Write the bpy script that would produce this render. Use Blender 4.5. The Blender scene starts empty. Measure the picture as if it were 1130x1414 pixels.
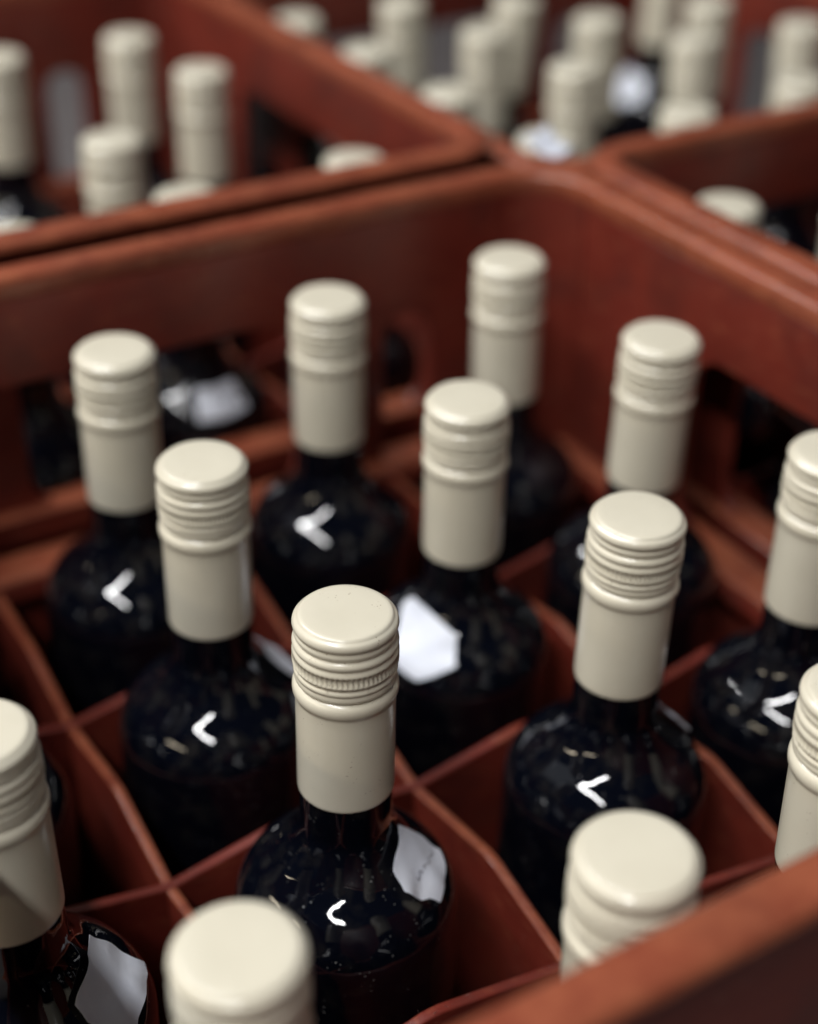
import bpy, bmesh, math, random
from mathutils import Vector, Matrix, Quaternion, noise

S = bpy.context.scene
COL = S.collection
MM = 0.001
ZTOP = 312.0            # height of the bottle tops above the floor, mm

# ------------------------------------------------------------------ camera
CAM = (-67.597, -470.656, 247.527)
R_ = (0.85839626, -0.5128068, 0.0136033)
U_ = (0.26877259, 0.47217351, 0.8395317)
F_ = (0.43694069, 0.71699467, -0.54314039)
cd = bpy.data.cameras.new('camera')
cam = bpy.data.objects.new('camera', cd)
COL.objects.link(cam)
cam.matrix_world = Matrix(((R_[0], U_[0], -F_[0], CAM[0] * MM),
                           (R_[1], U_[1], -F_[1], CAM[1] * MM),
                           (R_[2], U_[2], -F_[2], (CAM[2] + ZTOP) * MM),
                           (0, 0, 0, 1)))
cd.sensor_fit = 'VERTICAL'
cd.sensor_height = 36.0
cd.sensor_width = 36.0
cd.lens = 2078.59 / 1414 * 36
cd.clip_start = 0.01
cd.clip_end = 100
cd.dof.use_dof = True
cd.dof.focus_distance = 0.418
cd.dof.aperture_fstop = 3.8
S.camera = cam

# ------------------------------------------------------------------ world, lamps, exposure
W = bpy.data.worlds.new('World')
S.world = W
W.use_nodes = True
bg = W.node_tree.nodes['Background']
bg.inputs['Color'].default_value = (0.45, 0.58, 1.0, 1)
bg.inputs['Strength'].default_value = 0.026
S.view_settings.view_transform = 'Standard'
S.view_settings.look = 'None'
S.view_settings.exposure = 0.0
S.view_settings.gamma = 1.0


def tube(p0, p1, power, width=60, col=(1.0, 0.93, 0.83)):
    """one ceiling tube lamp between two points (mm, heights above the bottle tops)"""
    a = Vector(p0) * MM
    b = Vector(p1) * MM
    a.z += ZTOP * MM
    b.z += ZTOP * MM
    ld = bpy.data.lights.new('tube_lamp', 'AREA')
    ld.shape = 'RECTANGLE'
    ld.size = (b - a).length
    ld.size_y = width * MM
    ld.energy = power
    ld.color = col
    o = bpy.data.objects.new('tube_lamp', ld)
    COL.objects.link(o)
    x = (b - a).normalized()
    mid = (a + b) / 2
    tgt = Vector((0.13, -0.13, 0.2))
    z = (mid - tgt)
    z = (z - x * z.dot(x)).normalized()
    y = z.cross(x)
    o.matrix_world = Matrix(((x.x, y.x, z.x, mid.x), (x.y, y.y, z.y, mid.y), (x.z, y.z, z.z, mid.z), (0, 0, 0, 1)))
    return o


# the lit tube row overhead on the left, and a second one far off
tube((-870, -1560, 1800), (-870, 2000, 1800), 90, 70, (0.985, 0.985, 0.99))
tube((-3600, -1800, 1900), (-3600, 2400, 1900), 34, 70, (1.0, 0.86, 0.64))


def bounce(loc, sx, sy, power, col):
    """the pale ceiling lit by the rest of the room's lamps"""
    ld = bpy.data.lights.new('ceiling_bounce', 'AREA')
    ld.shape = 'RECTANGLE'
    ld.size, ld.size_y = sx, sy
    ld.energy = power
    ld.color = col
    o = bpy.data.objects.new('ceiling_bounce', ld)
    COL.objects.link(o)
    o.location = (loc[0] * MM, loc[1] * MM, (loc[2] + ZTOP) * MM)


bounce((-900, 1200, 2300), 3.0, 2.4, 10, (0.92, 0.96, 1.0))


# ------------------------------------------------------------------ materials


def new_mat(name):
    m = bpy.data.materials.new(name)
    m.use_nodes = True
    nt = m.node_tree
    return m, nt, nt.nodes['Principled BSDF']


def nd(nt, t, **kw):
    n = nt.nodes.new(t)
    for k, v in kw.items():
        if k in n.inputs:
            n.inputs[k].default_value = v
        else:
            setattr(n, k, v)
    return n


def coords(nt, scale=(1, 1, 1), per_object=True):
    tc = nd(nt, 'ShaderNodeTexCoord')
    mp = nd(nt, 'ShaderNodeMapping')
    mp.inputs['Scale'].default_value = scale
    nt.links.new(tc.outputs['Object'], mp.inputs['Vector'])
    if per_object:
        oi = nd(nt, 'ShaderNodeObjectInfo')
        mu = nd(nt, 'ShaderNodeMath', operation='MULTIPLY')
        mu.inputs[1].default_value = 7.3
        nt.links.new(oi.outputs['Random'], mu.inputs[0])
        nt.links.new(mu.outputs[0], mp.inputs['Location'])
    return mp.outputs['Vector']


def ramp(nt, fac, stops):
    r = nd(nt, 'ShaderNodeValToRGB')
    els = r.color_ramp.elements
    while len(els) < len(stops):
        els.new(0.5)
    for e, (p, c) in zip(els, stops):
        e.position = p
        e.color = c if len(c) == 4 else (*c, 1)
    nt.links.new(fac, r.inputs['Fac'])
    return r.outputs['Color']


def mix(nt, fac, a, b):
    m = nd(nt, 'ShaderNodeMix', data_type='RGBA')
    for sock, v in ((m.inputs['Factor'], fac), (m.inputs[6], a), (m.inputs[7], b)):
        if hasattr(v, 'is_output'):
            nt.links.new(v, sock)
        elif isinstance(v, float):
            sock.default_value = v
        else:
            sock.default_value = (*v, 1)
    return m.outputs[2]


def mat_crate(name, worn_lit):
    m, nt, b = new_mat(name)
    v = coords(nt, per_object=True)
    n1 = nd(nt, 'ShaderNodeTexNoise', Scale=14.0, Detail=5.0, Roughness=0.6)
    nt.links.new(v, n1.inputs['Vector'])
    c1 = ramp(nt, n1.outputs['Fac'], [(0.3, (0.105, 0.0145, 0.0095)), (0.7, (0.155, 0.0220, 0.0125))])
    # scuffs: fine scratchy wear, paler plastic; on the rim copy also painted-in edge light
    v2 = coords(nt, (60, 60, 260))
    n2 = nd(nt, 'ShaderNodeTexNoise', Scale=1.4, Detail=8.0, Roughness=0.72)
    nt.links.new(v2, n2.inputs['Vector'])
    f2 = ramp(nt, n2.outputs['Fac'], [(0.54 - 0.34 * worn_lit, (0, 0, 0)), (0.76 - 0.1 * worn_lit, (0.45 + 0.25 * worn_lit,) * 3)])
    c2 = mix(nt, f2, c1, (0.37, 0.118, 0.056))
    # dust settled here and there
    n3 = nd(nt, 'ShaderNodeTexNoise', Scale=300.0, Detail=3.0)
    nt.links.new(v, n3.inputs['Vector'])
    f3 = ramp(nt, n3.outputs['Fac'], [(0.66, (0, 0, 0)), (0.78, (0.22, 0.22, 0.22))])
    c3 = mix(nt, f3, c2, (0.34, 0.19, 0.13))
    # whitened knocks, and broad darker grime
    v4 = coords(nt, (1, 1, 2.2))
    n5 = nd(nt, 'ShaderNodeTexNoise', Scale=95.0, Detail=6.0, Roughness=0.75)
    nt.links.new(v4, n5.inputs['Vector'])
    f5 = ramp(nt, n5.outputs['Fac'], [(0.66, (0, 0, 0)), (0.72, (0.25 + 0.35 * worn_lit,) * 3)])
    c3 = mix(nt, f5, c3, (0.40, 0.24, 0.18))
    n6 = nd(nt, 'ShaderNodeTexNoise', Scale=32.0, Detail=4.0, Roughness=0.6)
    nt.links.new(v, n6.inputs['Vector'])
    f6 = ramp(nt, n6.outputs['Fac'], [(0.48, (0, 0, 0)), (0.68, (0.5 - 0.2 * worn_lit,) * 3)])
    c3 = mix(nt, f6, c3, (0.055, 0.016, 0.013))
    nt.links.new(c3, b.inputs['Base Color'])
    rr = ramp(nt, n1.outputs['Fac'], [(0.3, (0.31 - 0.08 * worn_lit,) * 3), (0.75, (0.46 - 0.08 * worn_lit,) * 3)])
    nt.links.new(rr, b.inputs['Roughness'])
    bp = nd(nt, 'ShaderNodeBump', Strength=0.25, Distance=0.0006)
    nt.links.new(n2.outputs['Fac'], bp.inputs['Height'])
    nt.links.new(bp.outputs['Normal'], b.inputs['Normal'])
    return m


def mat_cap():
    m, nt, b = new_mat('cream_enamel')
    v = coords(nt)
    n1 = nd(nt, 'ShaderNodeTexNoise', Scale=60.0, Detail=4.0)
    nt.links.new(v, n1.inputs['Vector'])
    c1 = ramp(nt, n1.outputs['Fac'], [(0.3, (0.588, 0.546, 0.432)), (0.7, (0.633, 0.590, 0.472))])
    # tiny brown specks of dirt, in loose clusters
    vo = nd(nt, 'ShaderNodeTexVoronoi', Scale=900.0, Randomness=1.0)
    nt.links.new(v, vo.inputs['Vector'])
    f1 = ramp(nt, vo.outputs['Distance'], [(0.10, (1, 1, 1)), (0.20, (0, 0, 0))])
    n2 = nd(nt, 'ShaderNodeTexNoise', Scale=190.0, Detail=2.0)
    nt.links.new(v, n2.inputs['Vector'])
    f2 = ramp(nt, n2.outputs['Fac'], [(0.60, (0, 0, 0)), (0.68, (1, 1, 1))])
    mm = nd(nt, 'ShaderNodeMath', operation='MULTIPLY')
    nt.links.new(f1, mm.inputs[0])
    nt.links.new(f2, mm.inputs[1])
    c2 = mix(nt, mm.outputs[0], c1, (0.20, 0.13, 0.08))
    nt.links.new(c2, b.inputs['Base Color'])
    b.inputs['Roughness'].default_value = 0.31
    b.inputs['Coat Weight'].default_value = 0.45
    b.inputs['Coat Roughness'].default_value = 0.14
    n3 = nd(nt, 'ShaderNodeTexNoise', Scale=160.0, Detail=2.0)
    nt.links.new(v, n3.inputs['Vector'])
    bp = nd(nt, 'ShaderNodeBump', Strength=0.08, Distance=0.0005)
    nt.links.new(n3.outputs['Fac'], bp.inputs['Height'])
    nt.links.new(bp.outputs['Normal'], b.inputs['Normal'])
    return m


def mat_glass():
    m, nt, b = new_mat('dark_bottle_glass')
    v = coords(nt)
    # dusty specks lying on the glass
    vo = nd(nt, 'ShaderNodeTexVoronoi', Scale=520.0, Randomness=1.0)
    nt.links.new(v, vo.inputs['Vector'])
    f1 = ramp(nt, vo.outputs['Distance'], [(0.10, (1, 1, 1)), (0.17, (0, 0, 0))])
    n2 = nd(nt, 'ShaderNodeTexNoise', Scale=85.0, Detail=2.0)
    nt.links.new(v, n2.inputs['Vector'])
    f2 = ramp(nt, n2.outputs['Fac'], [(0.52, (0, 0, 0)), (0.66, (0.8, 0.8, 0.8))])
    mm = nd(nt, 'ShaderNodeMath', operation='MULTIPLY')
    nt.links.new(f1, mm.inputs[0])
    nt.links.new(f2, mm.inputs[1])
    c = mix(nt, mm.outputs[0], (0.0014, 0.0019, 0.0042), (0.22, 0.22, 0.21))
    # thin dust film, its soft patches also painting in blurred reflections
    n4 = nd(nt, 'ShaderNodeTexNoise', Scale=120.0, Detail=3.0, Roughness=0.5)
    nt.links.new(v, n4.inputs['Vector'])
    f4 = ramp(nt, n4.outputs['Fac'], [(0.50, (0, 0, 0)), (0.66, (0.05, 0.05, 0.05))])
    c = mix(nt, f4, c, (0.10, 0.085, 0.06))
    nt.links.new(c, b.inputs['Base Color'])
    r = nd(nt, 'ShaderNodeMapRange')
    nt.links.new(mm.outputs[0], r.inputs['Value'])
    r.inputs['To Min'].default_value = 0.035
    r.inputs['To Max'].default_value = 0.5
    nt.links.new(r.outputs['Result'], b.inputs['Roughness'])
    b.inputs['IOR'].default_value = 1.52
    n3 = nd(nt, 'ShaderNodeTexNoise', Scale=115.0, Detail=1.5, Roughness=0.4)
    nt.links.new(v, n3.inputs['Vector'])
    bp = nd(nt, 'ShaderNodeBump', Strength=0.22, Distance=0.0010)
    nt.links.new(n3.outputs['Fac'], bp.inputs['Height'])
    nt.links.new(bp.outputs['Normal'], b.inputs['Normal'])
    return m


def mat_paper():
    m, nt, b = new_mat('white_paper')
    v = coords(nt)
    n1 = nd(nt, 'ShaderNodeTexNoise', Scale=90.0, Detail=4.0)
    nt.links.new(v, n1.inputs['Vector'])
    c = ramp(nt, n1.outputs['Fac'], [(0.3, (0.62, 0.65, 0.73)), (0.7, (0.71, 0.735, 0.80))])
    nt.links.new(c, b.inputs['Base Color'])
    b.inputs['Roughness'].default_value = 0.6
    bp = nd(nt, 'ShaderNodeBump', Strength=0.3, Distance=0.0008)
    nt.links.new(n1.outputs['Fac'], bp.inputs['Height'])
    nt.links.new(bp.outputs['Normal'], b.inputs['Normal'])
    return m


def mat_ink():
    m, nt, b = new_mat('grey_ink')
    n1 = nd(nt, 'ShaderNodeTexNoise', Scale=900.0)
    c = ramp(nt, n1.outputs['Fac'], [(0.3, (0.20, 0.20, 0.24)), (0.7, (0.34, 0.34, 0.38))])
    nt.links.new(c, b.inputs['Base Color'])
    b.inputs['Roughness'].default_value = 0.7
    return m


def mat_floor():
    m, nt, b = new_mat('grey_concrete')
    tc = nd(nt, 'ShaderNodeTexCoord')
    n1 = nd(nt, 'ShaderNodeTexNoise', Scale=3.0, Detail=8.0, Roughness=0.65)
    nt.links.new(tc.outputs['Object'], n1.inputs['Vector'])
    c = ramp(nt, n1.outputs['Fac'], [(0.3, (0.085, 0.075, 0.073)), (0.7, (0.13, 0.115, 0.112))])
    nt.links.new(c, b.inputs['Base Color'])
    b.inputs['Roughness'].default_value = 0.7
    bp = nd(nt, 'ShaderNodeBump', Strength=0.2, Distance=0.002)
    nt.links.new(n1.outputs['Fac'], bp.inputs['Height'])
    nt.links.new(bp.outputs['Normal'], b.inputs['Normal'])
    return m


M_CRATE, M_RIM = mat_crate('red_brown_plastic', 0.0), mat_crate('scuffed_lit_red_brown_plastic', 1.0)  # second copy is paler: scuffs plus the rim's highlight put into the colour
M_CAP, M_GLASS = mat_cap(), mat_glass()
M_PAPER, M_INK, M_FLOOR = mat_paper(), mat_ink(), mat_floor()

# ------------------------------------------------------------------ helpers


def link(name, me, mat, parent=None):
    o = bpy.data.objects.new(name, me)
    COL.objects.link(o)
    if mat and not me.materials:
        me.materials.append(mat)
    if parent:
        o.parent = parent
    return o


def thing(name, label, cat, loc=(0, 0, 0), group=None):
    o = bpy.data.objects.new(name, None)
    o.empty_display_size = 0.02
    COL.objects.link(o)
    o.location = Vector(loc) * MM
    o['label'] = label
    o['category'] = cat
    if group:
        o['group'] = group
    return o


def mesh(name, verts, faces, smooth=True):
    me = bpy.data.meshes.new(name)
    me.from_pydata([Vector(v) * MM for v in verts], [], faces)
    me.update()
    bm = bmesh.new()
    bm.from_mesh(me)
    bmesh.ops.recalc_face_normals(bm, faces=bm.faces)
    bm.to_mesh(me)
    bm.free()
    if smooth:
        for p in me.polygons:
            p.use_smooth = True
    return me


def lathe(name, prof, seg, fn=None, cap_start=False, cap_end=False):
    """profile of (z, r) rows; fn(i_row, angle_index) -> radius offset"""
    vs, fs = [], []
    for i, (z, r) in enumerate(prof):
        for k in range(seg):
            a = 2 * math.pi * k / seg
            rr = r + (fn(i, k) if fn else 0.0)
            vs.append((rr * math.cos(a), rr * math.sin(a), z))
    for i in range(len(prof) - 1):
        for k in range(seg):
            k2 = (k + 1) % seg
            fs.append((i * seg + k, (i + 1) * seg + k, (i + 1) * seg + k2, i * seg + k2))
    if cap_start:
        fs.append(tuple(range(seg)))
    if cap_end:
        n = (len(prof) - 1) * seg
        fs.append(tuple(n + k for k in range(seg)))
    return mesh(name, vs, fs)


def plate(name, outline, holes, half, bevel, to3d, res=3):
    """flat plate with holes and rounded edges; to3d is the 4x4 placing the plate's plane (mm)"""
    cu = bpy.data.curves.new(name, 'CURVE')
    cu.dimensions = '2D'
    cu.fill_mode = 'BOTH'
    cu.extrude = max(half - bevel, 0.01) * MM
    cu.bevel_depth = bevel * MM
    cu.bevel_resolution = res
    cu.offset = -bevel * MM
    for pts in [outline] + holes:
        sp = cu.splines.new('POLY')
        sp.points.add(len(pts) - 1)
        for p, (x, y) in zip(sp.points, pts):
            p.co = (x * MM, y * MM, 0, 1)
        sp.use_cyclic_u = True
    o = bpy.data.objects.new(name, cu)
    COL.objects.link(o)
    dg = bpy.context.evaluated_depsgraph_get()
    me = bpy.data.meshes.new_from_object(o.evaluated_get(dg))
    bpy.data.objects.remove(o)
    T = to3d.copy()
    T.translation = T.translation * MM
    me.transform(T)
    bm = bmesh.new()
    bm.from_mesh(me)
    bmesh.ops.remove_doubles(bm, verts=bm.verts, dist=1e-6)
    bm.to_mesh(me)
    bm.free()
    for p in me.polygons:
        p.use_smooth = True
    try:
        me.set_sharp_from_angle(angle=math.radians(35))
    except Exception:
        pass
    me.materials.clear()
    return me


def rrect(x0, y0, x1, y1, r, n=6, rev=False):
    pts = []
    for cx, cy, a0 in ((x1 - r, y1 - r, 0), (x0 + r, y1 - r, 90), (x0 + r, y0 + r, 180), (x1 - r, y0 + r, 270)):
        for k in range(n + 1):
            a = math.radians(a0 + 90 * k / n)
            pts.append((cx + r * math.cos(a), cy + r * math.sin(a)))
    return pts[::-1] if rev else pts


def sweep(name, path, prof, closed=True, jitter=0.0, seed=0):
    """path: list of ((x, y), (nx, ny)); prof: closed list of (outward distance, z)"""
    vs, fs = [], []
    m = len(prof)
    for (x, y), (nx, ny) in path:
        for d, z in prof:
            w = noise.noise(Vector((x * 0.02 + seed, y * 0.02, z * 0.05))) * jitter if jitter else 0
            vs.append((x + nx * (d + w), y + ny * (d + w), z + w * 0.7))
    n = len(path)
    for i in range(n if closed else n - 1):
        j = (i + 1) % n
        for k in range(m):
            l = (k + 1) % m
            fs.append((i * m + k, j * m + k, j * m + l, i * m + l))
    if not closed:
        fs.append(tuple(range(m)))
        fs.append(tuple((n - 1) * m + k for k in range(m)))
    me = mesh(name, vs, fs)
    me.set_sharp_from_angle(angle=math.radians(40))
    return me


# ------------------------------------------------------------------ setting
fl = link('floor', mesh('floor', [(-6000, -6000, 0), (6000, -6000, 0), (6000, 6000, 0), (-6000, 6000, 0)], [(0, 1, 2, 3)], False), M_FLOOR)
fl['kind'] = 'structure'

# ------------------------------------------------------------------ crates
IW, ID = 355.0, 364.0       # inner width and depth of a crate
RC = 27.0                   # inner corner radius
XC = (85.5, 178.5, 271.5)   # dividers, from the inner left side
YC = (-45.4, -136.2, -227.1, -317.9)
YC = (91.0, 182.0, 273.0)
Z0 = 4.0                    # underside above the floor
ZR = ZTOP + 17              # rim height


def crate_path(n=8):
    p = []
    for cx, cy, a0 in ((IW - RC, ID - RC, 0), (RC, ID - RC, 90), (RC, RC, 180), (IW - RC, RC, 270)):
        for k in range(n + 1):
            a = math.radians(a0 + 90 * k / n)
            p.append(((cx + RC * math.cos(a), cy + RC * math.sin(a)), (math.cos(a), math.sin(a))))
    # extra stations along the straight runs
    out = []
    for i, (pt, nm) in enumerate(p):
        out.append((pt, nm))
        q, qn = p[(i + 1) % len(p)]
        L = math.hypot(q[0] - pt[0], q[1] - pt[1])
        if L > 60:
            for t in range(1, 16):
                f = t / 16
                out.append(((pt[0] + (q[0] - pt[0]) * f, pt[1] + (q[1] - pt[1]) * f), nm))
    return out


def divider_outline(length, cross, ztop, zc, zpk, zend):
    """peaked top edge: low where the dividers cross, high between"""
    xs = [0] + list(cross) + [length]
    top = []
    for i in range(len(xs) - 1):
        a, b = xs[i], xs[i + 1]
        za = zend if i == 0 else zc
        zb = zend if i == len(xs) - 2 else zc
        top.append((a, za))
        for f in (0.40, 0.44, 0.5, 0.55):
            z = zpk + {0.40: -0.9, 0.44: 0, 0.5: 0.2, 0.55: -0.6}[f]
            top.append((a + (b - a) * f, z))
    top.append((length, zend))
    return [(0, Z0 + 3)] + [(length, Z0 + 3)] + top[::-1]


def build_crate_meshes():
    ms = {}
    path = crate_path()
    r = ZR
    # rim: rolled top edge with a down-turned outer lip
    prof = [(0, r - 9), (-0.6, r - 6), (-0.5, r - 2.5), (0.1, r - 1.2), (1.0, r - 0.4), (2.4, r), (8.4, r), (10.8, r - 0.4), (12.4, r - 1.2), (13.2, r - 2.6), (13.3, r - 4.4),
            (11.4, r - 4.6), (10.2, r - 3.4), (5.2, r - 3.2), (5.2, r - 9)]
    ms['rim'] = sweep('rim', path, prof, True, 0.35)
    # corner posts
    cp = []
    n = 9
    for q in range(4):
        seg = path[0:0]
        cx, cy, a0 = ((IW - RC, ID - RC, 0), (RC, ID - RC, 90), (RC, RC, 180), (IW - RC, RC, 270))[q]
        for k in range(n):
            a = math.radians(a0 + 90 * k / (n - 1))
            seg.append(((cx + RC * math.cos(a), cy + RC * math.sin(a)), (math.cos(a), math.sin(a))))
        cp.append(sweep('corner_post', seg, [(0, Z0), (0, r - 9.1), (5, r - 9.1), (5, Z0)], False))
    ms['corner_post'] = cp
    # walls: plates with a wide window and a narrow slot
    walls = []
    zt, zb = r - 9.1, Z0
    wz0, wz1 = ZTOP - 110, ZTOP - 28
    for side in range(4):
        L = IW if side in (0, 2) else ID
        # window placed in wall coordinates from the flat's start
        if side == 0:   # back, x runs left to right
            wins = [(29, 227)]
            slots = [(271, 295)]
        elif side == 2:
            wins = [(128, 326)]
            slots = [(60, 84)]
        else:
            wins = [(107, 257)]
            slots = []
        ol = [(RC + 0.02, zb), (L - RC - 0.02, zb), (L - RC - 0.02, zt), (RC + 0.02, zt)]
        hs = [rrect(a, wz0, b, wz1, 15, rev=True) for a, b in wins] + [rrect(a, ZTOP - 116, b, ZTOP - 38, 11, rev=True) for a, b in slots]
        if side == 0:
            T = Matrix(((1, 0, 0, 0), (0, 0, 1, ID + 2.5), (0, 1, 0, 0), (0, 0, 0, 1)))
        elif side == 2:
            T = Matrix(((1, 0, 0, 0), (0, 0, 1, -2.5), (0, 1, 0, 0), (0, 0, 0, 1)))
        elif side == 1:
            T = Matrix(((0, 0, 1, IW + 2.5), (1, 0, 0, 0), (0, 1, 0, 0), (0, 0, 0, 1)))
        else:
            T = Matrix(((0, 0, 1, -2.5), (1, 0, 0, 0), (0, 1, 0, 0), (0, 0, 0, 1)))
        walls.append(plate('wall', ol, hs, 2.5, 1.1, T))
        if side == 2:
            ms['plain_front'] = plate('wall', ol, [], 2.5, 1.1, T)
    ms['wall'] = walls
    # two rails round the inside below the windows
    z = ZTOP
    rails = []
    for side in range(4):
        L = IW if side in (0, 2) else ID
        for kind in (1,):
            spans = [(RC - 4, L - RC + 4)]
            pr = [(-8.5, z - 111), (-7.5, z - 109.6), (-6.3, z - 109), (-0.1, z - 108.6), (5.2, z - 108.6), (9, z - 109), (10.2, z - 110.2), (10.2, z - 122), (5.2, z - 122), (5.2, z - 110.5), (-0.1, z - 110.5),
                  (-0.1, z - 122), (-6, z - 122), (-8.5, z - 120)]
            for a, b in spans:
                if side == 0:
                    e = [((x, ID), (0, 1)) for x in (a, (a + b) / 2, b)]
                elif side == 2:
                    e = [((x, 0), (0, -1)) for x in (a, (a + b) / 2, b)]
                elif side == 1:
                    e = [((IW, y), (1, 0)) for y in (a, (a + b) / 2, b)]
                else:
                    e = [((0, y), (-1, 0)) for y in (a, (a + b) / 2, b)]
                rails.append(sweep('rail', e, pr, False))
    ms['rail'] = rails
    dv = []
    for y in YC:
        T = Matrix(((1, 0, 0, 1), (0, 0, 1, y), (0, 1, 0, 0), (0, 0, 0, 1)))
        dv.append(plate('divider', divider_outline(IW - 2, [x - 1 for x in XC], ZTOP, ZTOP - 120, ZTOP - 112, ZTOP - 113), [], 1.9, 0.9, T, 2))
    for x in XC:
        T = Matrix(((0, 0, 1, x), (1, 0, 0, 1), (0, 1, 0, 0), (0, 0, 0, 1)))
        dv.append(plate('divider', divider_outline(ID - 2, [y - 1 for y in YC], ZTOP, ZTOP - 120.7, ZTOP - 112.4, ZTOP - 113.5), [], 1.9, 0.9, T, 2))
    ms['divider'] = dv
    x0, y0, x1, y1 = 2, 2, IW - 2, ID - 2
    zf = Z0 + 3
    ms['base'] = mesh('base', [(x0, y0, Z0), (x1, y0, Z0), (x1, y1, Z0), (x0, y1, Z0), (x0, y0, zf), (x1, y0, zf), (x1, y1, zf), (x0, y1, zf)],
                      [(3, 2, 1, 0), (4, 5, 6, 7), (0, 1, 5, 4), (1, 2, 6, 5), (2, 3, 7, 6), (3, 0, 4, 7)], False)
    return ms


CM_MAIN = build_crate_meshes()
RC = 17.0                   # the other crates have tighter corners
CM_REST = build_crate_meshes()


def crate(x, y, label, plain_front=False):
    CM = CM_MAIN if plain_front else CM_REST
    t = thing('bottle_crate', label, 'crate', (x, y, 0), 'plastic bottle crates standing edge to edge')
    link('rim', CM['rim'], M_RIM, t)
    link('base', CM['base'], M_CRATE, t)
    for k in ('corner_post', 'wall', 'rail', 'divider'):
        for i, me in enumerate(CM[k]):
            if plain_front and k == 'wall' and i == 2:
                me = CM['plain_front']
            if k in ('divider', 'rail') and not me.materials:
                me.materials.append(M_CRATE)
                me.materials.append(M_RIM)        # up-facing edges paler: rubbing plus light from above put into the colour
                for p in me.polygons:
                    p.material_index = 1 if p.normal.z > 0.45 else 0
            link(k, me, M_CRATE, t)
    return t


crate_main = crate(-39, -320, 'red-brown plastic crate in the foreground, with the sharply focused bottle in it', True)
crate(-39 - 9, 89, 'red-brown plastic crate at upper left, behind the back wall of the foreground crate')
crate(347, -319, 'red-brown plastic crate at the right edge, beside the right wall of the foreground crate')
far = crate(343, 80, 'red-brown plastic crate farthest away, at the top right and the most blurred')
far.scale.z = 0.955      # squashed in height so its near rims drop out of view

# frayed slivers of plastic on the front divider of the foreground crate
rb = random.Random(11)
bv, bf = [], []
for i in range(26):
    x = 39 + rb.uniform(86, 103)
    z = ZTOP - 112.2 - abs(x - 39 - 93) * 0.12
    y = 91 + rb.uniform(-1.6, 1.2)
    a, l, w = rb.uniform(0, 6.28), rb.uniform(0.8, 2.6), rb.uniform(0.12, 0.3)
    dx, dy, dz = math.cos(a) * l, math.sin(a) * l * 0.6, rb.uniform(-0.1, 0.9) * l
    k = len(bv)
    bv += [(x, y, z - 0.3), (x + w, y + w, z - 0.3), (x + dx * .6, y + dy * .6, z + dz * .8), (x + dx, y + dy, z + dz)]
    bf += [(k, k + 1, k + 2), (k + 1, k + 3, k + 2), (k, k + 2, k + 1)]
m_b, nt_b, b_b = new_mat('stretched_plastic')
nb = nd(nt_b, 'ShaderNodeTexNoise', Scale=400.0)
nt_b.links.new(ramp(nt_b, nb.outputs['Fac'], [(0.3, (0.42, 0.22, 0.16)), (0.7, (0.62, 0.48, 0.42))]), b_b.inputs['Base Color'])
burr = link('burr', mesh('burr', bv, bf, False), m_b, crate_main)
burr['kind'] = 'stuff'

# ------------------------------------------------------------------ bottles
KN = 64
SEG = KN * 4
cap_prof = [(0.05, 0.02), (0.05, 6), (0.0, 11.8), (-0.12, 12.7), (-0.4, 13.25), (-0.85, 13.5), (-1.15, 13.75), (-1.4, 14.25), (-2.0, 14.7), (-2.9, 14.9), (-3.7, 14.75),
            (-4.25, 14.35), (-4.5, 14.05), (-4.75, 14.1), (-5.2, 14.45), (-6.0, 14.5), (-6.7, 14.3), (-7.2, 13.9), (-7.45, 13.9), (-7.8, 14.4),
            (-8.4, 14.9), (-9.1, 15.0), (-9.8, 14.8), (-10.3, 14.45), (-10.6, 14.45), (-11.0, 14.75), (-11.6, 15.0), (-12.2, 15.1),
            (-12.6, 15.05), (-15.0, 15.05), (-15.4, 15.05), (-16.1, 14.85), (-16.7, 14.45), (-16.95, 14.0), (-17.25, 14.05), (-17.6, 14.55), (-18.2, 14.8), (-18.8, 14.6),
            (-19.2, 14.35), (-19.6, 14.4), (-20.3, 14.6), (-21.0, 14.5), (-21.7, 14.1), (-22.1, 13.6)]
sleeve_prof = [(-21.9, 13.5), (-22.3, 14.1), (-22.9, 14.75), (-23.7, 15.15), (-24.8, 15.25), (-25.9, 15.15), (-26.8, 14.8), (-27.4, 14.5), (-28.2, 14.42), (-32, 14.42), (-45, 14.4),
               (-60.8, 14.4), (-61.6, 14.36), (-61.9, 14.2), (-61.7, 13.9)]


def shoulder():
    """neck fillet (a Bezier) running into a rounded elliptic shoulder"""
    cz, b, a, t3 = -110.0, 24.0, 28.0, math.radians(50)
    r0 = 34.9 - a
    p3 = (r0 + a * math.cos(t3), cz + b * math.sin(t3))
    tx, ty = a * math.sin(t3), -b * math.cos(t3)
    tl = math.hypot(tx, ty)
    L = (p3[0] - 13.9) * 0.55
    P = [(13.9, -74), (13.9, -81.5), (p3[0] - tx / tl * L, p3[1] - ty / tl * L), p3]
    out = []
    for k in range(1, 15):
        t = k / 15
        w = [(1 - t) ** 3, 3 * t * (1 - t) ** 2, 3 * t * t * (1 - t), t ** 3]
        out.append((sum(c * p[1] for c, p in zip(w, P)), sum(c * p[0] for c, p in zip(w, P))))
    for k in range(23):
        t = t3 * (1 - k / 22)
        out.append((cz + b * math.sin(t), r0 + a * math.cos(t)))
    return out


glass_prof = [(-18, 13.3), (-40, 13.4), (-60, 13.7), (-66, 13.85), (-70, 13.9), (-74, 13.9)] + shoulder() + [(-119, 34.9), (-126, 34.9), (-180, 34.9), (-290, 34.9), (-301, 34.4), (-304.5, 32), (-305, 29), (-302, 20), (-292, 6), (-290, 0.02)]


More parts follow.
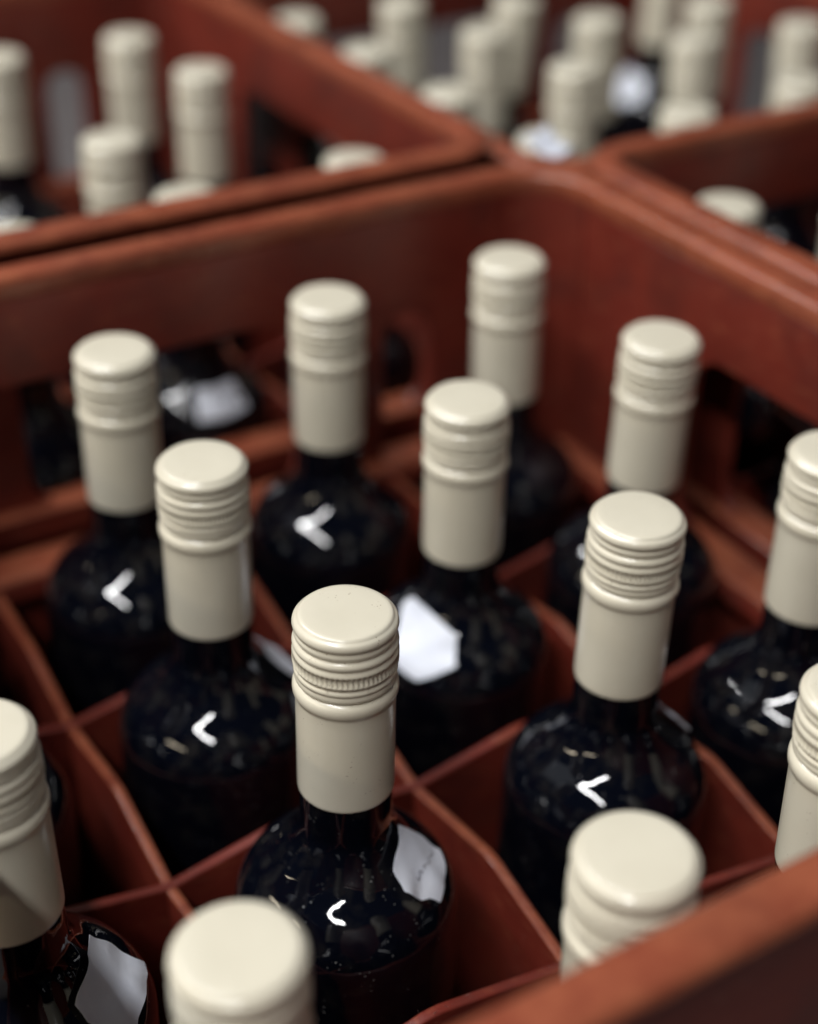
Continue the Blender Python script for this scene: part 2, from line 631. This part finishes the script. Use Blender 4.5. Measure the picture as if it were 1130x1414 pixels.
def knurl(i, k):
    if 28 <= i <= 29:
        return (0.05, -0.5, -0.8, -0.5)[k % 4]
    if 33 <= i <= 34:
        return 0.45 if (k % 32) in (0, 1) else 0.0
    return 0.0


ZB = 305.0   # bottle's base below its top
up = lambda pr: [(z + ZB, r) for z, r in pr]
ME_CAP = lathe('screw_cap', up(cap_prof), SEG, knurl)
ME_SLEEVE = lathe('cap_sleeve', up(sleeve_prof), 64)
ME_GLASS = lathe('glass_body', up(glass_prof), 128)


def grad(z):
    p = glass_prof
    for (z0, r0), (z1, r1) in zip(p, p[1:]):
        if z1 <= z <= z0:
            return r0 + (r1 - r0) * (z - z0) / (z1 - z0)
    return 13


def resample(poly, n):
    d = [0]
    for a, b in zip(poly, poly[1:]):
        d.append(d[-1] + (Vector(b) - Vector(a)).length)
    out = []
    for i in range(n):
        t = d[-1] * i / (n - 1)
        for j in range(len(poly) - 1):
            if t <= d[j + 1] + 1e-9:
                f = (t - d[j]) / max(d[j + 1] - d[j], 1e-9)
                out.append(Vector(poly[j]).lerp(Vector(poly[j + 1]), f))
                break
    return out


def paper_mesh(edges, n=11, stick=0.55, lift=0.5):
    """four edges (top, right, bottom, left) in bottle coordinates (z from the top), filled and bent towards the shoulder"""
    t, r, b, l = [resample(e, n) for e in edges]
    P = {}
    vs = []
    for i in range(n):
        for j in range(n):
            u, v = j / (n - 1), i / (n - 1)
            p = t[j] * (1 - v) + b[j] * v + l[i] * (1 - u) + r[i] * u
            p -= t[0] * (1 - u) * (1 - v) + t[-1] * u * (1 - v) + b[0] * (1 - u) * v + b[-1] * u * v
            rho = math.hypot(p.x, p.y)
            e = rho - grad(p.z)
            nr = Vector((p.x / rho, p.y / rho, 0.75)).normalized()
            k = 1 / 1.25
            if e < lift:
                p = p + nr * (lift - e) * k
            else:
                p = p - nr * (e - lift) * k * stick
            w = noise.noise(p * 0.13) * 1.1 + noise.noise(p * 0.3) * 0.35
            p = p + nr * (w + 0.15)
            vs.append((p.x, p.y, p.z + ZB))
    fs = []
    for i in range(n - 1):
        for j in range(n - 1):
            fs.append((i * n + j, i * n + j + 1, (i + 1) * n + j + 1, (i + 1) * n + j))
    # thickness
    me = mesh('paper_tag', vs, fs)
    bm = bmesh.new()
    bm.from_mesh(me)
    bmesh.ops.solidify(bm, geom=bm.faces[:], thickness=0.00018)
    bm.to_mesh(me)
    bm.free()
    for p in me.polygons:
        p.use_smooth = True
    me.set_sharp_from_angle(angle=math.radians(50))
    grid = [Vector(v) for v in vs]
    return me, grid, n


TAG_A = [[(13.2, -8.6, -77.2), (17.4, -8.1, -80.7), (22.3, -8.7, -85.9), (25.6, -10.9, -90.9), (27.4, -11.5, -93.1)], [(27.4, -11.5, -93.1), (25.8, -17.3, -96.5), (17.8, -28.0, -98.1)],
         [(4.6, -28.4, -85.9), (10.8, -29.1, -92.4), (14.4, -27.6, -94.5), (17.8, -28.0, -98.1)], [(13.2, -8.6, -77.2), (10.2, -14.1, -79.1), (2.9, -24.1, -80.6), (4.1, -25.5, -82.9), (4.6, -28.4, -85.9)]]
TAG_A = [[tuple(c + (v - c) * 0.92 for v, c in zip(p, (16, -18, -87))) for p in e] for e in TAG_A]
TAG_F = [[(-24.9, 5.9, -81.0), (-21.2, 3.3, -78.6), (-18.1, -6.1, -81.2), (-14.0, -19.6, -85.3)], [(-14.0, -19.6, -85.3), (-18.2, -25.9, -93.9)],
         [(-33.2, -8.7, -99.5), (-29.6, -17.7, -101.5), (-25.3, -21.3, -98.9), (-18.2, -25.9, -93.9)], [(-24.9, 5.9, -81.0), (-29.7, 0.1, -90.0), (-33.2, -8.7, -99.5)]]
TAG_K = [[(20.1, -2.9, -80.4), (27.0, -2.8, -87.6), (30.7, -5.7, -93.5), (34.0, -5.6, -96.9)], [(34.0, -5.6, -96.9), (30.2, -13.2, -98.5), (21.3, -26.2, -98.8)],
         [(10.4, -26.4, -87.5), (13.9, -27.0, -91.5), (21.3, -26.2, -98.8)], [(20.1, -2.9, -80.4), (16.1, -11.5, -82.5), (8.6, -22.6, -82.8), (10.4, -26.4, -87.5)]]
TAG_W = [[(-10, -21, -86), (0, -23, -86), (11, -20, -86)], [(11, -20, -86), (13, -27, -99)], [(-12, -28, -100), (0, -31, -100), (13, -27, -99)], [(-10, -21, -86), (-12, -28, -100)]]
TAGS = {k: paper_mesh(e, stick=0.25 if k == 'A' else 0.55) for k, e in (('W', TAG_W), ('A', TAG_A), ('F', TAG_F), ('K', TAG_K))}


def on_grid(g, n, u, v, off):
    x, y = u * (n - 1), v * (n - 1)
    i, j = min(int(y), n - 2), min(int(x), n - 2)
    a = g[i * n + j].lerp(g[i * n + j + 1], x - j)
    b = g[(i + 1) * n + j].lerp(g[(i + 1) * n + j + 1], x - j)
    p = a.lerp(b, y - i)
    d1 = g[i * n + j + 1] - g[i * n + j]
    d2 = g[(i + 1) * n + j] - g[i * n + j]
    nn = d1.cross(d2).normalized()
    if nn.dot(Vector((p.x, p.y, 20))) < 0:
        nn = -nn
    return p + nn * off


def ink_mesh(g, n, strokes, w=0.010):
    vs, fs = [], []
    for st in strokes:
        for (a, b) in zip(st, st[1:]):
            dx, dy = b[0] - a[0], b[1] - a[1]
            L = math.hypot(dx, dy)
            px, py = -dy / L * w, dx / L * w
            k = len(vs)
            for q in ((a[0] + px, a[1] + py), (a[0] - px, a[1] - py), (b[0] - px, b[1] - py), (b[0] + px, b[1] + py)):
                vs.append(on_grid(g, n, q[0], q[1], 0.32))
            fs.append((k, k + 1, k + 2, k + 3))
    return mesh('handwriting', vs, fs, False)


# the pencilled figures on the tag, written sideways
def figure(kind, cx, cy, s, ang):
    pts = {'S': [(0.45, -0.7), (0.1, -1), (-0.35, -0.85), (-0.4, -0.45), (0.0, -0.1), (0.4, 0.25), (0.4, 0.75), (0, 1), (-0.45, 0.75)],
           'Z': [(-0.45, -0.9), (0.45, -0.9), (-0.35, 0.9), (0.5, 0.9)],
           '7': [(-0.45, -0.9), (0.45, -0.9), (0.0, 0.95)]}[kind]
    c, s_ = math.cos(ang), math.sin(ang)
    return [(cx + s * (x * c - y * s_), cy + s * (x * s_ + y * c)) for x, y in pts]


def bottle(x, y, tx, ty, label, tag=None, spin=0.0, dz=0.0, writing=False):
    """x, y: the top of the bottle (mm); tx, ty: lean of its axis"""
    ax = Vector((tx, ty, 1)).normalized()
    q = Vector((0, 0, 1)).rotation_difference(ax)
    base = Vector((x, y, ZTOP + dz)) - ax * ZB
    t = thing('wine_bottle', label, 'bottle', base, 'screw-capped wine bottles standing in the crates')
    t.rotation_mode = 'QUATERNION'
    t.rotation_quaternion = q @ Quaternion((0, 0, 1), spin)
    link('glass_body', ME_GLASS, M_GLASS, t)
    c = link('screw_cap', ME_CAP, M_CAP, t)
    c.rotation_euler.z = random.random() * 6.28
    link('cap_sleeve', ME_SLEEVE, M_CAP, t)
    if tag:
        me, g, n = TAGS[tag]
        p = link('paper_tag', me, M_PAPER, t)
        if writing:
            st = [figure('7', 0.70, 0.24, 0.085, 0.5), figure('Z', 0.60, 0.43, 0.085, 0.5), figure('S', 0.50, 0.63, 0.085, 0.5)]
            link('handwriting', ink_mesh(g, n, st), M_INK, p)
    return t


random.seed(4)
# ---- the foreground crate
bottle(90.7, -178.2, 0.0119, 0.0079, 'sharply focused wine bottle with knurled cream cap and curled tag bearing handwriting', 'A', writing=True)
bottle(89.6, -85.0, 0.0019, -0.0114, 'wine bottle left of and behind the sharp one, small tag edge right of its neck', 'A', spin=0.82)
bottle(94.5, 2.1, 0.0117, -0.0232, "leftmost wine bottle in the foreground crate's back row, before the wall opening", None, 1.1)
bottle(182.9, 3.4, 0.0004, -0.0166, 'middle wine bottle in the back row of the foreground crate, beside the dark wall slot', None, 2.3)
bottle(266.3, 0.8, -0.0181, -0.0064, 'wine bottle in the back right corner of the foreground crate, under the rim corner', None, 0.7)
bottle(186.2, -91.8, -0.0097, -0.0168, 'wine bottle right behind the sharp one, bright white paper tag on its left shoulder', 'F')
bottle(275.3, -86.8, -0.0073, -0.0315, 'wine bottle next to the right wall of the foreground crate, just below its corner bottle', None, 3.0)
bottle(191.8, -179.1, 0.0091, -0.0090, 'slightly leaning wine bottle right of the sharp one, cream cap nearly in focus', 'A', 0.9)
bottle(14.7, -269.9, 0, 0, 'nearest wine bottle at the bottom edge, only its blurred pale cap top showing', None, 0.3)
bottle(104.1, -290.0, 0, 0, 'wine bottle at lower right, large blurred cap partly hidden by the front rim', None, 1.9)
bottle(-12.2, -176.2, -0.0128, 0.0044, 'wine bottle cut by the left edge, shadow across its cap and large white tag', 'K')
bottle(271.3, -180.8, -0.0164, -0.0135, 'upper of two wine bottles cut by the right edge, lamp reflections on its shoulder', None, 2.0)
bottle(190.0, -273.0, -0.012, 0.026, 'lower of two wine bottles cut by the right edge, just above the front rim', None, 0.9)
bottle(-3, -86, 0.004, 0.003, 'wine bottle beyond the left edge in the second row of the foreground crate', None, 2.6)
bottle(-2, 2, 0.003, -0.006, 'wine bottle beyond the left edge in the back row of the foreground crate', None, 2.6)
bottle(284, -272, -0.004, 0.006, 'wine bottle beyond the right edge in the front row of the foreground crate', None, 2.6)


def lean(x, y, cx, cy):
    return (x - cx) / ZB * 0.55, (y - cy) / ZB * 0.55


# ---- the crate at upper left
for x, y, cx, cy, tag, sp, lab in (
        (97, 124, 80, 133, None, 0.15, 'cap of a front-row bottle at the left edge, just over the upper left crate rim'),
        (179, 130, 173, 133, 'W', 0.0, "bottle peeping over the upper left crate rim, cap right below two taller ones"),
        (268, 135, 262, 133, None, 0, 'front-row bottle of the upper left crate nearest its right corner, alone at the rim'),
        (178, 217, 173, 224, None, 1, 'bottle in the second row of the upper left crate, its ringed cap above the rim'),
        (263, 300, 262, 310, None, 2, 'blurred bottle in the third row of the upper left crate, nearest its right wall'),
        (253, 381, 255, 398, None, 3, 'blurred bottle at the back right of the upper left crate, highest whole cap there'),
        (173, 378, 170, 398, None, 4, 'blurred bottle at the back of the upper left crate, cut by the left edge'),
        (4, 128, -8, 133, None, 5, 'front-row bottle of the upper left crate beyond the left edge')):
    bottle(x, y, *lean(x, y, cx, cy), lab, tag, sp)

# ---- the crate at the right
for x, y, cx, cy, tag, sp, lab in (
        (386, 4, 393, 0, None, 1, 'bottle near the left corner of the right-hand crate, only its cap over the rim'),
        (469, 2, 478, 0, None, 2, 'bottle cut by the right edge in the right-hand crate, a sliver of its cap showing'),
        (392, -88, 396, -90, None, 3, 'bottle beyond the right edge in the second row of the right-hand crate'),
        (394, -182, 396, -181, None, 3, 'bottle beyond the right edge in the third row of the right-hand crate')):
    bottle(x, y, *lean(x, y, cx, cy), lab, tag, sp)

# ---- the farthest crate
far_cells = [
    (366, 116, 'nearest corner bottle of the farthest crate, cap peeping out behind the white paper scrap'),
    (363, 202, 'blurred bottle behind the left wall of the farthest crate, second from its near corner'),
    (362, 290, 'blurred bottle behind the left wall of the farthest crate, third from its near corner'),
    (357, 368, 'blurred bottle behind the left wall of the farthest crate, farthest from its near corner'),
    (456, 116, 'blurred bottle behind the near wall of the farthest crate, right of a pale tag'),
    (450, 207, 'full blurred cap standing just behind the white paper scrap in the farthest crate'),
    (446, 293, 'blurred bottle in the farthest crate, left of the cap above the paper scrap'),
    (436, 375, 'blurred back-row bottle of the farthest crate, leftmost full cap at the top edge'),
    (544, 126, 'blurred bottle behind the near wall of the farthest crate, short cap at the right edge'),
    (549, 221, 'blurred bottle in the farthest crate, right behind the one beside the pale blue tag'),
    (523, 283, 'blurred bottle in the farthest crate, directly behind the one above the paper scrap'),
    (506, 345, 'blurred bottle at the top edge of the farthest crate, behind a nearer pair'),
    (628, 213, 'blurred bottle in the farthest crate, tall cap at the upper right corner of the photo'),
    (612, 282, 'blurred bottle in the farthest crate, at the top edge right of the pale tags'),
    (668, 392, 'far crate bottle with a pale tag on its shoulder, cap at the top edge'),
]
cxs, cys = (386, 476, 566, 650), (123, 214, 305, 396)
for i, (x, y, lab) in enumerate(far_cells):
    cx = min(cxs, key=lambda c: abs(c - x - 14))
    cy = min(cys, key=lambda c: abs(c - y - 10))
    bottle(x, y, *lean(x, y, cx, cy), lab, 'F' if i == 14 else 'A' if i in (1, 2) else None, 0.1 * i if i < 14 else -0.3)

# ---- the scrap of paper where the four crates meet
sv, sf = [], []
N = 7
for i in range(N):
    for j in range(N):
        u, v = j / (N - 1) - 0.5, i / (N - 1) - 0.5
        x = 324 + 17 * u - 6 * v
        y = 57 + 6 * u + 13 * v
        sv.append((x, y, ZR + 2.2 + 7 * v + 6 * (u * u + v * v) + 1.5 * noise.noise(Vector((u * 3, v * 3, 1)))))
for i in range(N - 1):
    for j in range(N - 1):
        sf.append((i * N + j, i * N + j + 1, (i + 1) * N + j + 1, (i + 1) * N + j))
pm = mesh('paper_scrap', sv, sf)
bm = bmesh.new()
bm.from_mesh(pm)
bmesh.ops.solidify(bm, geom=bm.faces[:], thickness=0.0003)
bm.to_mesh(pm)
bm.free()
ps = link('paper_scrap', pm, M_PAPER)
ps['label'] = 'small white paper scrap lying on the rims where the four crates meet'
ps['category'] = 'paper'
